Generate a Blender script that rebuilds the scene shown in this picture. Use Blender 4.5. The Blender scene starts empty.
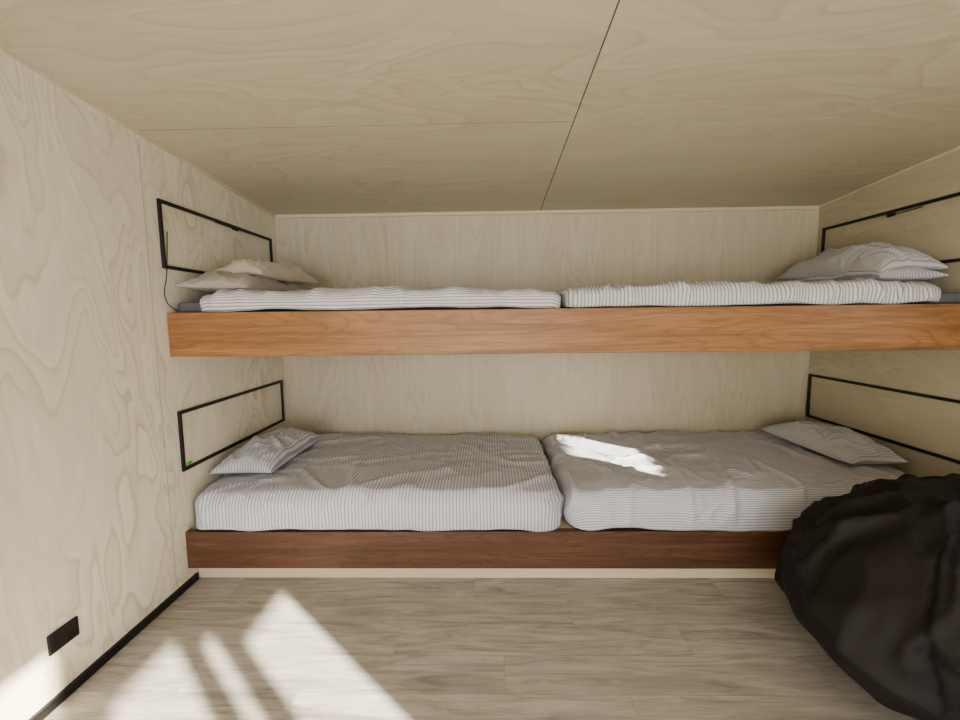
import bpy, bmesh, math, random
from mathutils import Vector, Matrix, noise, Euler
random.seed(4)
S=bpy.context.scene
COL=S.collection
S.view_settings.look='AgX - Medium High Contrast'
# ---------------- constants
XL,XR=-1.565,2.375
YB=3.22; YF=2.07; YR=-3.2
def ceil_z(y): return 2.13+0.07*(YB-y)
# ---------------- node helpers
class M:
    def __init__(s,name,rough=.6):
        s.m=bpy.data.materials.new(name); s.m.use_nodes=True
        s.nt=s.m.node_tree; s.n=s.nt.nodes; s.l=s.nt.links
        s.b=s.n['Principled BSDF']; s.b.inputs['Roughness'].default_value=rough
        s.tc=s.n.new('ShaderNodeTexCoord'); s.src=s.tc.outputs['Object']
    def mapping(s,scale,loc=(0,0,0),rot=(0,0,0)):
        k=s.n.new('ShaderNodeMapping'); k.inputs['Scale'].default_value=scale
        k.inputs['Location'].default_value=loc; k.inputs['Rotation'].default_value=rot
        s.l.new(s.src,k.inputs['Vector']); return k.outputs[0]
    def noise(s,vec,scale=1,detail=3,rough=.5,dist=0):
        k=s.n.new('ShaderNodeTexNoise'); k.inputs['Scale'].default_value=scale
        k.inputs['Detail'].default_value=detail; k.inputs['Roughness'].default_value=rough
        k.inputs['Distortion'].default_value=dist
        s.l.new(vec,k.inputs['Vector']); return k.outputs['Fac']
    def math(s,op,a,b=None,c=None):
        k=s.n.new('ShaderNodeMath'); k.operation=op
        for i,v in enumerate((a,b,c)):
            if v is None: continue
            if isinstance(v,(int,float)): k.inputs[i].default_value=v
            else: s.l.new(v,k.inputs[i])
        return k.outputs[0]
    def ramp(s,f,stops):
        k=s.n.new('ShaderNodeValToRGB'); e=k.color_ramp.elements
        while len(e)<len(stops): e.new(.5)
        for i,(p,c) in enumerate(stops):
            e[i].position=p; e[i].color=(*c,1) if not isinstance(c,(int,float)) else (c,c,c,1)
        s.l.new(f,k.inputs[0]); return k.outputs[0]
    def mix(s,f,a,b,mode='MIX'):
        k=s.n.new('ShaderNodeMix'); k.data_type='RGBA'; k.blend_type=mode
        for idx,v in ((0,f),(6,a),(7,b)):
            if isinstance(v,(int,float)): k.inputs[idx].default_value=v
            elif isinstance(v,tuple): k.inputs[idx].default_value=(*v,1)
            else: s.l.new(v,k.inputs[idx])
        return k.outputs[2]
    def color(s,c):
        if isinstance(c,tuple): s.b.inputs['Base Color'].default_value=(*c,1)
        else: s.l.new(c,s.b.inputs['Base Color'])
        return s
    def bump(s,h,strength=.3,dist=.002):
        k=s.n.new('ShaderNodeBump'); k.inputs['Strength'].default_value=strength
        k.inputs['Distance'].default_value=dist
        s.l.new(h,k.inputs['Height']); s.l.new(k.outputs[0],s.b.inputs['Normal'])
    def sep(s,vec):
        k=s.n.new('ShaderNodeSeparateXYZ'); s.l.new(vec,k.inputs[0]); return k.outputs

def plywood(name,scale,loc,rings=24,light=(.74,.665,.51),dark=(.52,.415,.26),amt=.8,pale=(.84,.78,.66)):
    m=M(name,.5)
    v=m.mapping(scale,loc)
    n=m.noise(v,1,2.2,.42,.55)
    jit=m.noise(m.mapping(tuple(c*5 for c in scale),loc),1,3,.6)
    n=m.math('ADD',n,m.math('MULTIPLY',jit,.035))
    r=m.math('FRACT',m.math('MULTIPLY',n,rings))
    line=m.ramp(r,[(0,.0),(.35,.06),(.72,.35),(.90,1),(1,.1)])
    big=m.noise(m.mapping((scale[0]*.55,scale[1]*.55,scale[2]*.55),(3,7,1)),1,2)
    mask=m.ramp(big,[(.38,.10),(.58,1)])
    f=m.math('MULTIPLY',m.math('MULTIPLY',line,mask),amt)
    fs=tuple(c*(9 if c>1.9 else 3) for c in scale)
    fn=m.noise(m.mapping(fs,(5,5,5)),1,5,.65)
    band=m.math('FRACT',m.math('MULTIPLY',m.math('FLOOR',m.math('MULTIPLY',n,rings)),.37))
    c0=m.mix(m.math('MULTIPLY',band,.6),light,pale)
    c=m.mix(f,c0,dark)
    c2=m.mix(m.ramp(fn,[(.35,0.0),(.75,.30)]),c,dark)
    blot=m.noise(m.mapping((1.1,1.1,1.1),(9,2,4)),1,3,.6)
    c3=m.mix(m.ramp(blot,[(.35,0.0),(.7,.30)]),c2,pale)
    m.color(c3); m.bump(fn,.12,.001)
    return m.m
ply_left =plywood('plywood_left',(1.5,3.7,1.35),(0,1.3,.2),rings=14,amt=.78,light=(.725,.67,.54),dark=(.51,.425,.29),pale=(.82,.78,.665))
ply_back =plywood('plywood_back',(5.0,1,.75),(2,0,0),rings=13,amt=.5,light=(.545,.485,.36),dark=(.41,.34,.225),pale=(.60,.55,.43))  # back wall's shade worked into these darker plywood colours
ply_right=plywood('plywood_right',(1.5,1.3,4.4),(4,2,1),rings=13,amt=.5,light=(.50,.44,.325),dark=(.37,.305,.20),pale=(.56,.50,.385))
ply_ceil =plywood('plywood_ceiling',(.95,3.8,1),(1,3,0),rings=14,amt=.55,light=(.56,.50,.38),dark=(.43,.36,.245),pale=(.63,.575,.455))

def simple(name,c,rough=.6,metal=0):
    m=M(name,rough); m.color(c); m.b.inputs['Metallic'].default_value=metal; return m.m
black=M('black_powdercoat',.45); black.color((.014,.012,.011))
black.bump(black.noise(black.mapping((400,400,400)),1,2),.1,.0005); black=black.m
cream=M('cream_strip',.6); cream.color(cream.mix(cream.noise(cream.mapping((3,3,30)),1,4),(.70,.61,.46),(.58,.49,.35))); cream=cream.m
seam=simple('seam_shadow_gap',(.12,.095,.065),.9)
seam2=simple('seam_faint',(.36,.30,.21),.9)
greenm=simple('green_tag_plastic',(.08,.5,.06),.5)
alu=simple('window_aluminium',(.03,.03,.032),.4,.3)

def timber(name,a,b,c,seed):
    m=M(name,.45)
    v=m.mapping((.9,9,24),(seed,seed*2,0))
    n1=m.noise(v,1,5,.6,.9)
    v2=m.mapping((6,60,200),(seed,1,0)); n2=m.noise(v2,1,4,.7)
    v3=m.mapping((.8,3,6),(seed*3,0,2)); n3=m.noise(v3,1,2,.5,.9)
    ringf=m.math('FRACT',m.math('MULTIPLY',n3,16))
    c1=m.ramp(n1,[(.3,a),(.5,b),(.72,c)])
    c2=m.mix(m.ramp(n2,[(.42,0.0),(.68,.55)]),c1,a)
    c3=m.mix(m.ramp(ringf,[(0,.1),(.6,.0),(.93,.55),(1,.1)]),c2,a)
    n4=m.noise(m.mapping((1.1,1,3),(seed,0,5)),1,2)
    c4=m.mix(m.ramp(n4,[(.56,0.0),(.7,.5)]),c3,a)
    m.color(c4); m.bump(n2,.15,.0008); return m.m
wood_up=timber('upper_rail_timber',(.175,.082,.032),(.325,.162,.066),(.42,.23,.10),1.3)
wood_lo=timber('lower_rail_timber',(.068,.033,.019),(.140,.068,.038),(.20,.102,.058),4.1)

# floor: vinyl planks along x
fm=M('vinyl_plank_floor',.42)
PW,PL=.18,1.22
X,Y,Z=fm.sep(fm.mapping((1,1,1)))
row=fm.math('FLOOR',fm.math('DIVIDE',Y,PW))
offx=fm.math('ADD',fm.math('DIVIDE',X,PL),fm.math('MULTIPLY',row,.37))
colm=fm.math('FLOOR',offx)
cmb=fm.n.new('ShaderNodeCombineXYZ'); fm.l.new(row,cmb.inputs[0]); fm.l.new(colm,cmb.inputs[1])
wn=fm.n.new('ShaderNodeTexWhiteNoise'); fm.l.new(cmb.outputs[0],wn.inputs['Vector'])
def jitter(scl,mul):
    o=fm.n.new('ShaderNodeVectorMath'); o.operation='MULTIPLY_ADD'
    fm.l.new(wn.outputs['Color'],o.inputs[0]); o.inputs[1].default_value=mul
    fm.l.new(fm.mapping(scl),o.inputs[2]); return o.outputs[0]
g1=fm.noise(jitter((2.4,20,1),(17,13,9)),1,6,.66,1.3)
g2=fm.noise(jitter((6,110,1),(5,3,9)),1,4,.7)
g3=fm.noise(jitter((1.2,5,1),(7,3,9)),1,3,.6,.8)
base=fm.ramp(g1,[(.30,(.28,.255,.215)),(.44,(.445,.415,.365)),(.56,(.565,.535,.485)),(.75,(.655,.63,.585))])
base=fm.mix(fm.ramp(g2,[(.42,.0),(.72,.42)]),base,(.305,.275,.235))
base=fm.mix(fm.ramp(g3,[(.5,.0),(.68,.45)]),base,(.28,.255,.215))
base=fm.mix(fm.math('MULTIPLY',wn.outputs['Value'],.18),base,(.41,.38,.335))
fy=fm.math('FRACT',fm.math('DIVIDE',Y,PW)); fx=fm.math('FRACT',offx)
ly=fm.math('LESS_THAN',fy,.010); lx=fm.math('LESS_THAN',fx,.0016)
ln=fm.math('MULTIPLY',fm.math('MAXIMUM',ly,lx),.38)
base=fm.mix(ln,base,(.18,.15,.12))
fm.color(base); fm.bump(g2,.15,.001); floor_m=fm.m

def stripes(name,axis,period=.017,light=(.70,.69,.70),dark=(.22,.24,.31),duty=.33,wr=.35,amt=.8):
    # stripes follow the woven cloth: coordinates of the flat, unwrinkled fabric
    m=M(name,.85)
    at=m.n.new('ShaderNodeAttribute'); at.attribute_name='cloth'
    m.src=at.outputs['Vector']
    c=m.sep(m.mapping((1,1,1)))
    wob=m.noise(m.mapping((3,3,0)),1,2)
    a=m.math('ADD',c[axis],m.math('MULTIPLY',wob,.006))
    f=m.math('FRACT',m.math('DIVIDE',a,period))
    s=m.ramp(f,[(0,1),(duty-.04,1),(duty+.06,0),(.94,0),(1,1)])
    m.color(m.mix(m.math('MULTIPLY',s,amt),light,dark))
    w=m.noise(m.mapping((14,14,14)),1,4,.6,1.0)
    weave=m.noise(m.mapping((700,700,700)),1,2)
    h=m.math('ADD',w,m.math('MULTIPLY',weave,.05))
    m.bump(h,wr,.012)
    m.b.inputs['Sheen Weight'].default_value=.15
    return m.m
LG=(.61,.61,.655); DG=(.20,.215,.29)
st_x=stripes('striped_linen_across',0,light=LG,dark=DG,amt=.66)
st_y=stripes('striped_linen_along',1,light=LG,dark=DG,period=.015,amt=.66)
LU=(.60,.59,.575); DU=(.21,.215,.25)
su_x=stripes('striped_linen_upper_across',0,light=LU,dark=DU)
su_y=stripes('striped_linen_upper_along',1,light=LU,dark=DU)
sp_a=stripes('striped_linen_pillow',0,period=.016,light=(.56,.555,.57),dark=DG,amt=.7)
sp_b=stripes('striped_linen_pillow_thin',1,period=.013,light=(.54,.53,.53),dark=(.24,.25,.29),amt=.7)
beige=stripes('beige_cotton',0,light=(.54,.475,.385),dark=(.51,.445,.355),wr=.6)
beige2=stripes('taupe_cotton',1,light=(.42,.375,.32),dark=(.36,.325,.28),wr=.6)
greysheet=M('grey_mattress_fabric',.9); greysheet.color((.13,.125,.135)); greysheet.bump(greysheet.noise(greysheet.mapping((30,30,30)),1,3),.3,.004); greysheet=greysheet.m
bb=M('beanbag_fabric',.75)
bn=bb.noise(bb.mapping((5,5,5)),1,3)
bb.color(bb.mix(bn,(.0080,.0056,.0055),(.0155,.0112,.0108)))
bb.bump(bb.math('ADD',bb.noise(bb.mapping((6,6,9)),1,3,.5,1.2),bb.math('MULTIPLY',bb.noise(bb.mapping((500,500,500)),1,2),.02)),.4,.02)
bbm=bb.m
bbs=simple('beanbag_seam',(.005,.004,.004),.8)

# ---------------- mesh helpers
def obj_from_bm(bm,name,mat,parent=None,smooth=False,recalc=True):
    me=bpy.data.meshes.new(name)
    if recalc: bmesh.ops.recalc_face_normals(bm,faces=bm.faces[:])
    bm.to_mesh(me); bm.free()
    o=bpy.data.objects.new(name,me); COL.objects.link(o)
    for x in (mat if isinstance(mat,list) else [mat]): me.materials.append(x)
    if smooth:
        for p in me.polygons: p.use_smooth=True
    if parent: o.parent=parent
    return o
def add_box(bm,x0,x1,y0,y1,z0,z1,mi=0):
    vs=[bm.verts.new(p) for p in ((x0,y0,z0),(x1,y0,z0),(x1,y1,z0),(x0,y1,z0),(x0,y0,z1),(x1,y0,z1),(x1,y1,z1),(x0,y1,z1))]
    for f in ((0,3,2,1),(4,5,6,7),(0,1,5,4),(1,2,6,5),(2,3,7,6),(3,0,4,7)):
        fc=bm.faces.new([vs[i] for i in f]); fc.material_index=mi
    return vs
def boxes(name,lst,mat,parent=None,bevel=0):
    bm=bmesh.new()
    for b in lst: add_box(bm,*b)
    o=obj_from_bm(bm,name,mat,parent)
    if bevel:
        md=o.modifiers.new('bevel','BEVEL'); md.width=bevel; md.segments=2
    return o
def empty(name):
    e=bpy.data.objects.new(name,None); COL.objects.link(e); e.empty_display_size=.1; return e

# ---------------- room shell
boxes('floor',[(XL-.1,XR+.1,YR-.1,YB+.1,-.1,0)],floor_m)
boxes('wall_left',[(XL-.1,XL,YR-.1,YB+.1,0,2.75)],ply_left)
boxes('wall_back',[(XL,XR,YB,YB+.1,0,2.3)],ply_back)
bm=bmesh.new()
vs=add_box(bm,XL-.1,XR+.1,YR-.1,YB+.1,0,.1)
for v in vs: v.co.z+=ceil_z(v.co.y)
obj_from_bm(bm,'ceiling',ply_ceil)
def holed(a0,a1,z0,z1,holes):
    A=sorted({a0,a1,*[h[0] for h in holes],*[h[1] for h in holes]})
    Zs=sorted({z0,z1,*[h[2] for h in holes],*[h[3] for h in holes]})
    out=[]
    for i in range(len(A)-1):
        for j in range(len(Zs)-1):
            ca=(A[i]+A[i+1])/2; cz=(Zs[j]+Zs[j+1])/2
            if not any(h[0]<ca<h[1] and h[2]<cz<h[3] for h in holes):
                out.append((A[i],A[i+1],Zs[j],Zs[j+1]))
    return out
RH=[(-1.43,-1.05,0.02,1.79),(-1.60,-1.50,.02,1.88),(-2.02,-1.665,.02,1.95),(-2.50,-2.15,.02,2.26),
    (.90,1.44,1.25,1.50),(.28,.33,1.19,1.25),(1.36,1.41,1.56,1.60)]  # unseen openings shaped to land the sun patches; small holes added for rail spots
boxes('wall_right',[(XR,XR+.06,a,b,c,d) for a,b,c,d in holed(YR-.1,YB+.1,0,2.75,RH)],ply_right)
BH=[(-1.5,1.2,.05,2.2)]  # unseen rear window, offset left so the right of the room dims
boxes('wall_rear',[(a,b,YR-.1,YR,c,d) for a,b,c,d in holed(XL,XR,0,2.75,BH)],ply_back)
def rect_frame_x(name,x0,x1,y0,y1,z0,z1,t,mat):
    return boxes(name,[(x0,x1,y0,y0+t,z0,z1),(x0,x1,y1-t,y1,z0,z1),(x0,x1,y0+t,y1-t,z0,z0+t),(x0,x1,y0+t,y1-t,z1-t,z1)],mat)
rect_frame_x('window_1',XR+.06,XR+.09,.86,1.48,1.21,1.54,.035,alu)
boxes('window_2',[(-1.5,1.2,YR-.08,YR-.03,.05,.09),(-1.5,1.2,YR-.08,YR-.03,2.16,2.2),(-1.5,-1.46,YR-.08,YR-.03,.09,2.16),(1.16,1.2,YR-.08,YR-.03,.09,2.16),(-.17,-.13,YR-.08,YR-.03,.09,2.16)],alu)
# trims
boxes('baseboard_left',[(XL,XL+.012,YR,YF+.06,0,.036)],black)
def slope_strip(name,x0,x1,y0,y1,dz0,dz1,mat):
    bm=bmesh.new(); vs=add_box(bm,x0,x1,y0,y1,dz0,dz1)
    for v in vs: v.co.z+=ceil_z(v.co.y)
    return obj_from_bm(bm,name,mat)
slope_strip('trim_1',XL,XL+.012,YR,YB,-.014,0,cream)
slope_strip('trim_2',XR-.012,XR,YR,YB,-.014,0,cream)
slope_strip('trim_3',XL+.012,XR-.012,YB-.014,YB,-.022,0,cream)
slope_strip('trim_4',.378,.3825,YR,YB-.014,-.001,.001,seam)
slope_strip('trim_5',XL+.012,.378,1.98,1.983,-.001,.001,seam2)
thin=simple('seam_light',(.44,.38,.28),.9)
boxes('trim_6',[(XL,XL+.001,1.985,1.988,.05,2.18)],thin)
boxes('trim_7',[(.03,.032,YB-.001,YB,.3,2.09),(-1.17,-1.168,YB-.001,YB,.3,2.09),(1.23,1.232,YB-.001,YB,.3,2.09)],simple('seam_lighter',(.45,.39,.28),.9))

# ---------------- bunk bed
bunk=empty('bunk_bed'); 
G=.003
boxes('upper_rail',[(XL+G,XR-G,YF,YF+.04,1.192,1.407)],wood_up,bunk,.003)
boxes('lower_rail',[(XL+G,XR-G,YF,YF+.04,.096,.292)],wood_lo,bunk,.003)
boxes('upper_platform',[(XL+G,XR-G,YF+.041,YB-G,1.30,1.390)],cream,bunk)
boxes('lower_platform',[(XL+G,XR-G,YF+.041,YB-G,.20,.285)],cream,bunk)
boxes('kick_board',[(XL+G,XR-G,YF+.075,YF+.095,.0,.20)],cream,bunk)

def fbm(p,o=3):
    s=0;a=1
    for i in range(o):
        s+=a*noise.noise(p); p=p*2.1+Vector((3.1,1.7,5.3)); a*=.5
    return s
def ridge(p,k=3.2):
    return (1-min(1,abs(noise.noise(p))*k))**2
def rounded_box(bm,x0,x1,y0,y1,z0,z1,r,step=.013,amp=.006,seed=0,droop=0,hem=0,ridges=.008,dirn=(3,6),mi=0,rc=.0):
    cl=bm.verts.layers.float_vector.get('cloth') or bm.verts.layers.float_vector.new('cloth')
    nx=max(2,int((x1-x0)/step)); ny=max(2,int((y1-y0)/step)); nz=max(4,int((z1-z0)/step))
    verts={}; faces=[]
    def gv(i,j,k):
        key=(i,j,k)
        if key in verts: return verts[key]
        p=Vector((x0+(x1-x0)*i/nx,y0+(y1-y0)*j/ny,z0+(z1-z0)*k/nz))
        q=Vector((min(max(p.x,x0+r),x1-r),min(max(p.y,y0+r),y1-r),min(max(p.z,z0+min(r,.01)),z1-r*.8)))
        d=p-q
        if d.length>1e-6:
            dn=d.normalized(); p=q+dn*min(r,d.length)
        v=bm.verts.new(p)
        v[cl]=Vector((p.x,p.y+p.z-z1,p.z)); verts[key]=v; return v
    def quad(*a):
        f=bm.faces.new(a); f.material_index=mi; faces.append(f)
    for i in range(nx):
        for j in range(ny):
            for k in (0,nz): quad(gv(i,j,k),gv(i+1,j,k),gv(i+1,j+1,k),gv(i,j+1,k))
    for i in range(nx):
        for k in range(nz):
            for j in (0,ny): quad(gv(i,j,k),gv(i+1,j,k),gv(i+1,j,k+1),gv(i,j,k+1))
    for j in range(ny):
        for k in range(nz):
            for i in (0,nx): quad(gv(i,j,k),gv(i,j+1,k),gv(i,j+1,k+1),gv(i,j,k+1))
    bmesh.ops.recalc_face_normals(bm,faces=faces); bm.normal_update()
    sv=Vector((seed*3.7,seed*1.9,seed))
    cx,cy=(x0+x1)/2,(y0+y1)/2
    new=[]
    for v in verts.values():
        p=v.co; t=(p.z-z0)/(z1-z0)
        n=fbm(Vector((p.x*4,p.y*4,p.z*4))+sv)
        warp=noise.noise(Vector((p.x*1.5,p.y*1.5,4))+sv)*1.2
        rg=ridge(Vector((p.x*dirn[0]+p.y*1.5+warp,p.y*dirn[1]-p.x*1.2+warp,p.z*2))+sv,4)
        rg2=ridge(Vector((p.x*8-p.y*4,p.y*5+p.x*3,1.0+p.z*3))+sv*2,4)*max(0,noise.noise(Vector((p.x*2,p.y*2,8))+sv)+.4)
        rg3=ridge(Vector((p.x*3-p.y*9,p.y*3+p.x*5,3.0+p.z*3))+sv*2,5)*max(0,noise.noise(Vector((p.x*2.5,p.y*2.5,18))+sv)+.3)
        d=amp*n+ridges*(rg+.7*rg2+.8*rg3)
        d*=min(1,t*4)
        q=p+v.normal*d
        if t>.5:
            ex=min(1,abs(p.x-cx)/((x1-x0)/2))**6; ey=min(1,abs(p.y-cy)/((y1-y0)/2))**6
            q.z-=droop*(ex+ey)*.5*(2*t-1)
            q.z+=.010*noise.noise(Vector((p.x*2,p.y*2,0))+sv)*(2*t-1)
        if hem and t<.6:
            w=(1-t/.6)**2
            q.z+=hem*(noise.noise(Vector((p.x*5,p.y*5,0))+sv)*.9+.4)*w
            pl=noise.noise(Vector((p.x*12,p.y*12,0))+sv)
            hn=Vector((v.normal.x,v.normal.y,0))
            q+=hn*(.010*pl)*w
        q.z=max(q.z,z0); q.x=min(max(q.x,XL+.006),XR-.006); q.y=min(q.y,YB-.006)
        new.append((v,q))
    for v,q in new: v.co=q
def mattress(cover,mat,core=None):
    bm=bmesh.new()
    rounded_box(bm,**cover)
    if core: rounded_box(bm,**core,mi=1)
    return obj_from_bm(bm,'mattress',[mat,greysheet],None,True)
# lower beds
mattress(dict(x0=-1.55,x1=.365,y0=YF-.004,y1=YB-.02,z0=.294,z1=.508,r=.105,hem=.020,droop=.045,seed=1.3,ridges=.014),st_x)
mattress(dict(x0=.395,x1=2.32,y0=YF-.002,y1=YB-.02,z0=.294,z1=.508,r=.105,hem=.020,droop=.045,seed=5.3,ridges=.016,dirn=(5,3)),st_y)
# upper beds
mattress(dict(x0=-1.42,x1=.350,y0=YF+.012,y1=YB-.02,z0=1.409,z1=1.510,r=.055,hem=.014,droop=.03,seed=7.3,ridges=.018,dirn=(4,3)),su_y,
   dict(x0=-1.55,x1=-1.38,y0=YF+.05,y1=YB-.03,z0=1.408,z1=1.462,r=.02,step=.02,amp=.001,ridges=0))
mattress(dict(x0=.375,x1=2.15,y0=YF+.012,y1=YB-.02,z0=1.409,z1=1.516,r=.055,hem=.014,droop=.03,seed=9.3,ridges=.017,dirn=(6,4)),su_x,
   dict(x0=2.11,x1=2.36,y0=YF+.05,y1=YB-.03,z0=1.408,z1=1.462,r=.02,step=.02,amp=.001,ridges=0))

def pillow(w,h,t,loc,rot,mat,seed,bend=0,crumple=.012,lump=0):
    bm=bmesh.new(); N=64
    cl=bm.verts.layers.float_vector.new('cloth')
    grid={}
    sv=Vector((seed*2.3,seed,seed*.7))
    for side in (1,-1):
        for i in range(N+1):
            for j in range(N+1):
                u=-1+2*i/N; v=-1+2*j/N
                edge=(i in(0,N) or j in(0,N))
                if edge and side==-1: grid[(side,i,j)]=grid[(1,i,j)]; continue
                x=u*w/2*(1-.09*(1-v*v)*abs(u)); y=v*h/2*(1-.08*(1-u*u)*abs(v))
                prof=max(0,((1-abs(u)**2.6)*(1-abs(v)**2.6)))
                z=side*t/2*prof**.5*(1.25 if side>0 else .45)
                nn=fbm(Vector((x*7,y*7,side*2.))+sv)
                rr=ridge(Vector((x*9+y*4,y*6-x*3,side))+sv)
                r2=ridge(Vector((x*5-y*8,y*8+x*9,side+3))+sv,4)
                k=prof**.3
                if side>0: z+=k*(crumple*nn*1.5+crumple*rr+crumple*.7*r2+lump*noise.noise(Vector((x*4,y*4,2))+sv))
                if edge: z+=.008*noise.noise(Vector((x*10,y*10,0))+sv)
                z+=bend*(u*u)
                vv=bm.verts.new((x,y,z)); vv[cl]=Vector((u*w/2,v*h/2,0)); grid[(side,i,j)]=vv
    for side in (1,-1):
        for i in range(N):
            for j in range(N):
                bm.faces.new([grid[(side,a,b)] for a,b in ((i,j),(i+1,j),(i+1,j+1),(i,j+1))])
    o=obj_from_bm(bm,'pillow',mat,None,True)
    o.location=loc; o.rotation_euler=Euler([math.radians(a) for a in rot])
    return o
pillow(.36,.64,.16,(-1.34,2.56,.548),(2,-2,-4),sp_a,1)
pillow(.36,.68,.17,(2.115,2.68,.550),(2,2,7),sp_b,2)
pillow(.37,.72,.13,(-1.345,2.46,1.535),(0,2,-2),beige2,3,crumple=.014)
pillow(.36,.60,.15,(-1.325,2.58,1.622),(0,-3,-7),beige,4,bend=-.025,crumple=.02,lump=.02)
pillow(.36,.66,.14,(2.13,2.56,1.548),(0,-1,2),sp_a,5)
pillow(.37,.72,.19,(2.145,2.62,1.626),(2,-2,4),sp_b,6,bend=-.03,crumple=.016,lump=.015)

# ---------------- black steel wall frames
def wframe(xw,sgn,y0,y1,z0,z1,bars=None):
    t=.016; d=.014; a,b=sorted((xw+sgn*.001,xw+sgn*d))
    return boxes('metal_wall_frame',[(a,b,y0,y0+t,z0,z1),(a,b,y1-t,y1,z0,z1),(a,b,y0+t,y1-t,z0,z0+t),(a,b,y0+t,y1-t,z1-t,z1)],black,None,.0015)
wframe(XL,1,2.065,3.13,1.62,1.945)
wframe(XL,1,2.085,3.17,.605,.915)
wframe(XR,-1,2.09,3.16,1.62,1.965)
wframe(XR,-1,2.09,3.20,.605,.925)
def tube(name,pts,r,mat,parent=None):
    cu=bpy.data.curves.new(name,'CURVE'); cu.dimensions='3D'; cu.bevel_depth=r; cu.bevel_resolution=3
    sp=cu.splines.new('NURBS'); sp.points.add(len(pts)-1)
    for i,p in enumerate(pts): sp.points[i].co=(*p,1)
    sp.use_endpoint_u=True; sp.order_u=4
    o=bpy.data.objects.new(name,cu); COL.objects.link(o); cu.materials.append(mat)
    if parent: o.parent=parent
    return o
tube('power_cable',[(XL+.008,2.11,1.80),(XL+.010,2.09,1.66),(XL+.012,2.08,1.57),(XL+.012,2.05,1.52),(XL+.012,2.055,1.46),(XL+.012,2.09,1.43),(XL+.02,2.14,1.415)],.002,black)
for xw,s,yy in ((XL,1,2.55),(XR,-1,2.52)):
    L=empty('reading_lamp')
    zz=1.925 if s>0 else 1.94
    tube('lamp_arm',[(xw+s*.014,yy-.07,zz),(xw+s*.03,yy-.06,zz-.006),(xw+s*.034,yy+.02,zz-.008),(xw+s*.034,yy+.08,zz-.008)],.003,black,L)
    bmm=bmesh.new(); bmesh.ops.create_cone(bmm,cap_ends=True,segments=20,radius1=.010,radius2=.007,depth=.045,matrix=Matrix.Translation((xw+s*.034,yy+.09,zz-.008))@Matrix.Rotation(math.pi/2,4,'X'))
    obj_from_bm(bmm,'lamp_head',black,L)
boxes('green_tag',[(XL+.015,XL+.017,2.11,2.14,.632,.646)],greenm)

# ---------------- power outlet
po=empty('power_outlet')
boxes('cover_plate',[(XL+.001,XL+.009,1.375,1.485,.195,.268)],black,po,.002)
dk=simple('outlet_dark',(.006,.006,.006),.3)
boxes('sockets',[(XL+.009,XL+.0105,1.39,1.42,.202,.230),(XL+.009,XL+.0105,1.44,1.47,.202,.230)],dk,po)
boxes('rocker_switches',[(XL+.009,XL+.012,1.397,1.413,.240,.257),(XL+.009,XL+.012,1.447,1.463,.240,.257)],black,po,.001)

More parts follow.
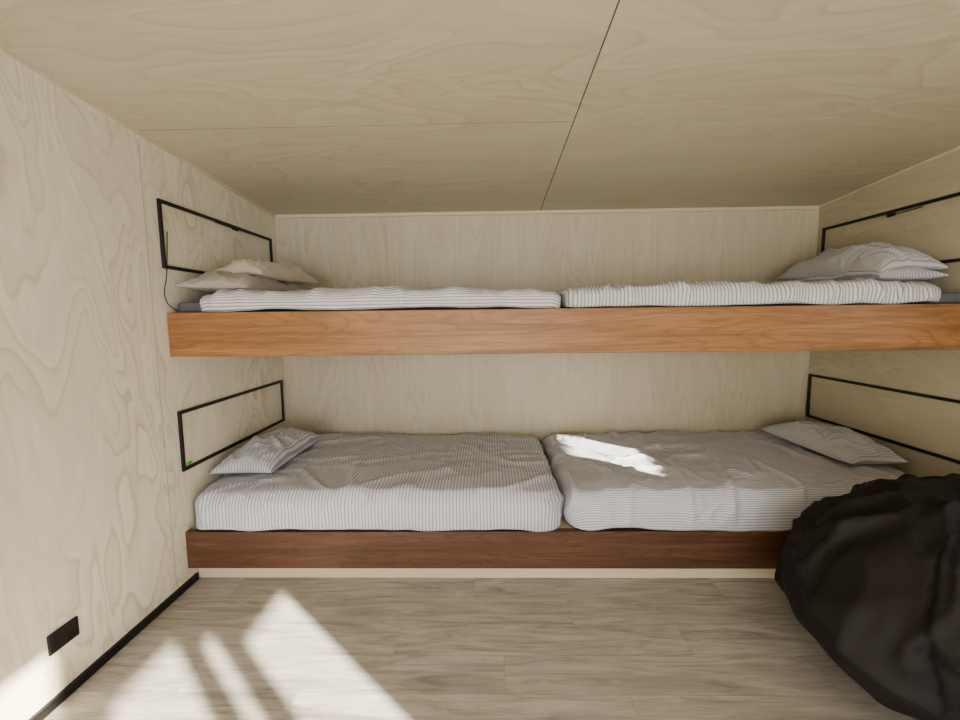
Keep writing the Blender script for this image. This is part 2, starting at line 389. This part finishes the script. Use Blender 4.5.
# ---------------- bean bag
def beanbag():
    bm=bmesh.new(); NU,NV=260,130
    cx,cy=1.730,1.475; R=.580; H=.712
    rings=[]
    for j in range(NV+1):
        t=j/NV; ph=math.pi*t
        row=[]
        for i in range(NU):
            th=2*math.pi*i/NU
            sr=abs(math.sin(ph))**.72
            zc=(1-math.cos(ph))/2
            z=H*(zc**1.05)
            taper=1-.20*max(0,zc-.35)/.65
            r=R*sr*taper
            tw=th+.35*zc
            pan=abs(math.sin(3*tw+.9))
            groove=math.exp(-(pan/.045)**2)
            bul=.022*(pan**.6)*math.sin(ph)
            c,s=math.cos(th),math.sin(th)
            q=Vector((c*1.8,s*1.8,zc*1.4))
            low=noise.noise(q+Vector((4,1,2)))*.05
            up=min(1,max(0,(zc-.3)/.5))
            fw=noise.noise(Vector((c*1.5,s*1.5,zc*2)))*.8
            fold=ridge(Vector((c*3.8+fw,s*3.8-fw,zc*1.1+2.5)),2.8)*.052*up
            cross=ridge(Vector((c*1.9+zc*2,s*1.9,zc*3.6+7)),2.6)*.030
            rr=r+(low+bul+fold+cross-.02)*math.sin(ph)-groove*.010*math.sin(ph)
            zz=z+noise.noise(q*1.6+Vector((9,9,1)))*.04*zc+ridge(Vector((c*r*6+3,s*r*6,5)),2.5)*.04*up*min(1,r*4)
            if t<.25: zz=max(zz*(t/.25)**.5,0)
            row.append((Vector((cx+c*rr+.03*zc,cy+s*rr*.97,max(zz,0.0))),groove))
        rings.append(row)
    V=[]
    for j in range(1,NV): V.append([bm.verts.new(p) for p,_ in rings[j]])
    bot=bm.verts.new((cx,cy,0)); top=bm.verts.new((cx+.03,cy,sum(p.z for p,_ in rings[NV-1])/NU))
    for j in range(len(V)-1):
        for i in range(NU):
            f=bm.faces.new((V[j][i],V[j][(i+1)%NU],V[j+1][(i+1)%NU],V[j+1][i]))
            if rings[j+1][i][1]>.55: f.material_index=1
    for i in range(NU):
        bm.faces.new((bot,V[0][(i+1)%NU],V[0][i])); bm.faces.new((top,V[-1][i],V[-1][(i+1)%NU]))
    for v in bm.verts:
        v.co.x=min(v.co.x,XR-.01); v.co.y=min(v.co.y,YF-.014)
    return obj_from_bm(bm,'bean_bag',[bbm,bbs],None,True)
beanbag()

# ---------------- lights
az=Vector((-.745,.667)); el=math.atan(.384)
d=Vector((az.x*math.cos(el),az.y*math.cos(el),-math.sin(el)))
sun=bpy.data.lights.new('sun','SUN'); sun.energy=30; sun.angle=math.radians(.7); sun.color=(1,.93,.82)
so=bpy.data.objects.new('sun',sun); COL.objects.link(so); so.rotation_euler=d.to_track_quat('-Z','Y').to_euler()
so.location=(8,-6,5)
W=bpy.data.worlds.new('world'); S.world=W; W.use_nodes=True
bg=W.node_tree.nodes['Background']; bg.inputs[0].default_value=(.92,.955,1,1); bg.inputs[1].default_value=7.5
def portal(name,loc,rot,sx,sy):
    L=bpy.data.lights.new(name,'AREA'); L.shape='RECTANGLE'; L.size=sx; L.size_y=sy
    L.cycles.is_portal=True
    o=bpy.data.objects.new(name,L); COL.objects.link(o); o.location=loc; o.rotation_euler=rot
portal('window_portal',(-.15,YR+.01,1.12),(math.radians(90),0,0),2.7,2.15)
portal('door_portal',(XR-.01,-1.78,1.1),(0,math.radians(90),0),2.3,1.5)

# ---------------- camera
f=430
cam=bpy.data.cameras.new('camera'); cam.sensor_width=36; cam.lens=f/960*36; cam.clip_start=.02
co=bpy.data.objects.new('camera',cam); COL.objects.link(co)
pitch=math.atan(43/f); yaw=math.radians(1.2); roll=math.radians(.65)
R=Matrix.Rotation(yaw,4,'Z')@Matrix.Rotation(math.pi/2-pitch,4,'X')@Matrix.Rotation(-roll,4,'Z')
co.matrix_world=Matrix.Translation((0,0,1.37))@R
S.camera=co
